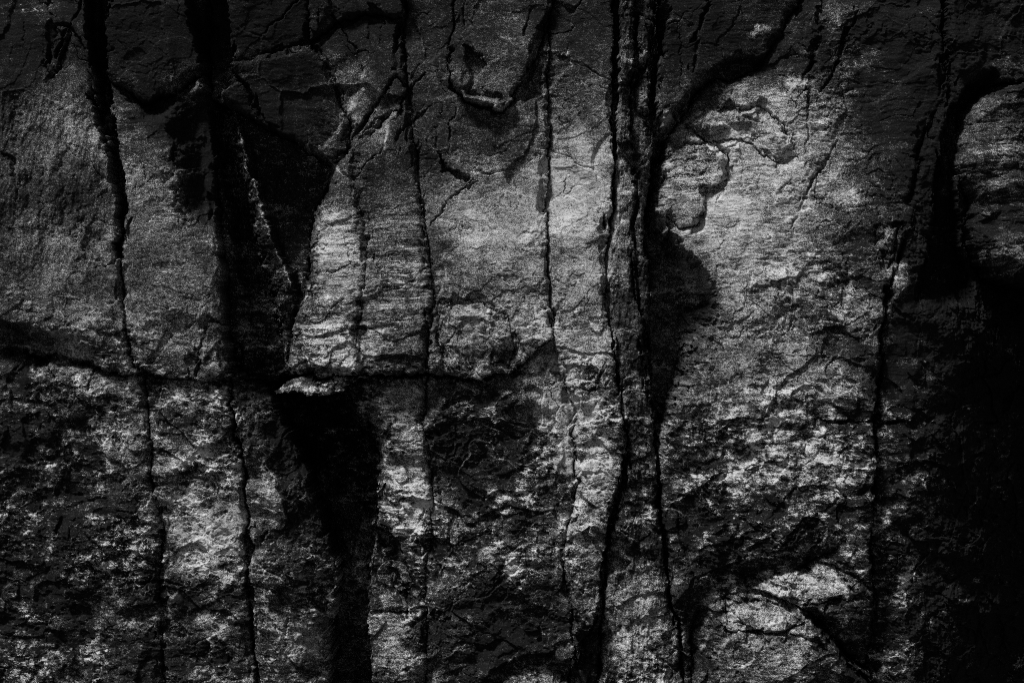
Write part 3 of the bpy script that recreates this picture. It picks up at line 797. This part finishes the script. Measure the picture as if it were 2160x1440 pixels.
thing('mid_plate', 'rock_slab', 'narrow plate between two thin upright cracks, smooth and dark above, banded below', 'rock slab', SL)
thing('top_mid', 'rock_block', 'dim block with an arched lower edge along the top, left of the hanging plate', 'rock block', 'blocks along the top of the face')
thing('hang', 'hanging_plate', 'jutting plate with a bright ragged lower lip near the top middle', 'rock plate')
thing('centre', 'rock_slab', 'wide central slab, dark and smooth above, pale below, ending over a level crack', 'rock slab', SL)
thing('centre_low', 'rock_slab', 'dark scaly slab with curved flake scars in the lower middle', 'rock slab', SL)
thing('dome', 'rounded_boulder', 'low rounded stone under a dark arch at the bottom edge', 'boulder', 'boulders at the foot of the face')
thing('long_slab', 'rock_slab', 'tall pale slab running the whole height just left of the narrow rock rib', 'rock slab', SL)
thing('column', 'rock_rib', 'narrow dark upright rib between two long deep cracks right of the middle', 'rock rib')
thing('splinter_a', 'rock_splinter', 'long thin splinter standing at the head of the narrow rib', 'rock splinter', 'splinters wedged at the head of the rib')
thing('splinter_b', 'rock_splinter', 'short upper splinter wedged right of the long thin one', 'rock splinter', 'splinters wedged at the head of the rib')
thing('splinter_c', 'rock_splinter', 'short lower splinter wedged right of the long thin one', 'rock splinter', 'splinters wedged at the head of the rib')
thing('top_right', 'rock_block', 'smooth dark block above the diagonal gap, right of the splinters', 'rock block', 'blocks along the top of the face')
thing('right_slab', 'rock_slab', 'largest slab, bright and finely bedded, right of the narrow rib', 'rock slab', SL)
thing('far_right', 'rock_slab', 'almost black slab turning away along the right side', 'rock slab', SL)
thing('right_block', 'rock_block', 'rounded bedded block catching light at the upper right edge', 'rock block')
thing('pillar_low', 'rock_pillar', 'pale banded pillar between the black groove and a straight upright crack', 'rock pillar')
thing('left_rib', 'rock_slab', 'slab bending back into the black groove with white crust patches low down', 'rock slab', SL)
thing('groove', 'groove_back', 'unlit rock at the back of the deep black groove below the thin overhanging lip', 'rock slab')
thing('boulder_top', 'wedged_boulder', 'angular boulder with a pale sloping top, upper one of two at lower right', 'boulder', 'boulders at the foot of the face')
thing('boulder_low', 'wedged_boulder', 'larger angular boulder with a cracked pale shoulder, lower one of two at lower right', 'boulder', 'boulders at the foot of the face')

def part(code, parent_code, name, label=None):
    o = build(code, name, THINGS[parent_code])
    if label: o['label'] = label
part('hang_lip', 'hang', 'lower_lip', 'bright ragged lower lip')
part('fold', 'right_slab', 'folded_layer', 'folded thin layers near the top of the slab')
part('lobe', 'right_slab', 'rounded_lobe', 'smoother rounded lobe at the upper left of the slab')
part('torn', 'centre', 'torn_flake', 'pale torn flakes at the foot of the slab')
part('shoulder', 'boulder_low', 'boulder_shoulder', 'pale shoulder above a crack')
part('top_facet', 'boulder_top', 'top_facet', 'pale sloping top')
part('pale_flake', 'right_slab', 'pointed_flake', 'pale pointed flake beside the crack')
part('tongue', 'left_upper', 'rock_tongue', 'narrow tongue beside a slanting crack')
part('round_lobe', 'strip_upper', 'rounded_lobe')
part('wedge_foot', 'pillar_low', 'wedge_foot')
part('diagonal_strip', 'mid_plate', 'diagonal_strip', 'slanting strip between two cracks')

# ------------------------------------------------------------------ the hill behind and the ground
gx = np.linspace(-14, 14, 220); gz = np.linspace(-.3, 9, 90)
GX, GZ = np.meshgrid(gx, gz)
gy = .34 - .10 * fbm(GX.astype(np.float32), GZ.astype(np.float32), 1.6, 4, 77) - .05 * fbm(GX.astype(np.float32), GZ.astype(np.float32), .3, 3, 78)
hole = (np.abs(GX) < 2.75) & (GZ < 4.0)
gy = np.where(hole, np.maximum(gy, 1.42), gy - .12)
k = (np.arange(89)[:, None] * 220 + np.arange(219)[None]).ravel()
me = mesh_from('rock_face', np.stack([GX, gy, GZ], 2).reshape(-1, 3), np.stack([k, k + 1, k + 221, k + 220], 1), None, plain_rock('hill_rock', .03, .2, 3))
o = bpy.data.objects.new('cliff', me); COL.objects.link(o); o['kind'] = 'structure'
gx = np.linspace(-60, 60, 160); gyy = np.linspace(-80, .6, 120)
GX, GY = np.meshgrid(gx, gyy)
gz2 = .05 * fbm(GX.astype(np.float32), GY.astype(np.float32), 2.5, 3, 88)
k = (np.arange(119)[:, None] * 160 + np.arange(159)[None]).ravel()
me = mesh_from('ground', np.stack([GX, GY, gz2], 2).reshape(-1, 3), np.stack([k, k + 1, k + 161, k + 160], 1), None, plain_rock('soil', .02, .07, 4))
o = bpy.data.objects.new('ground', me); COL.objects.link(o); o['kind'] = 'structure'
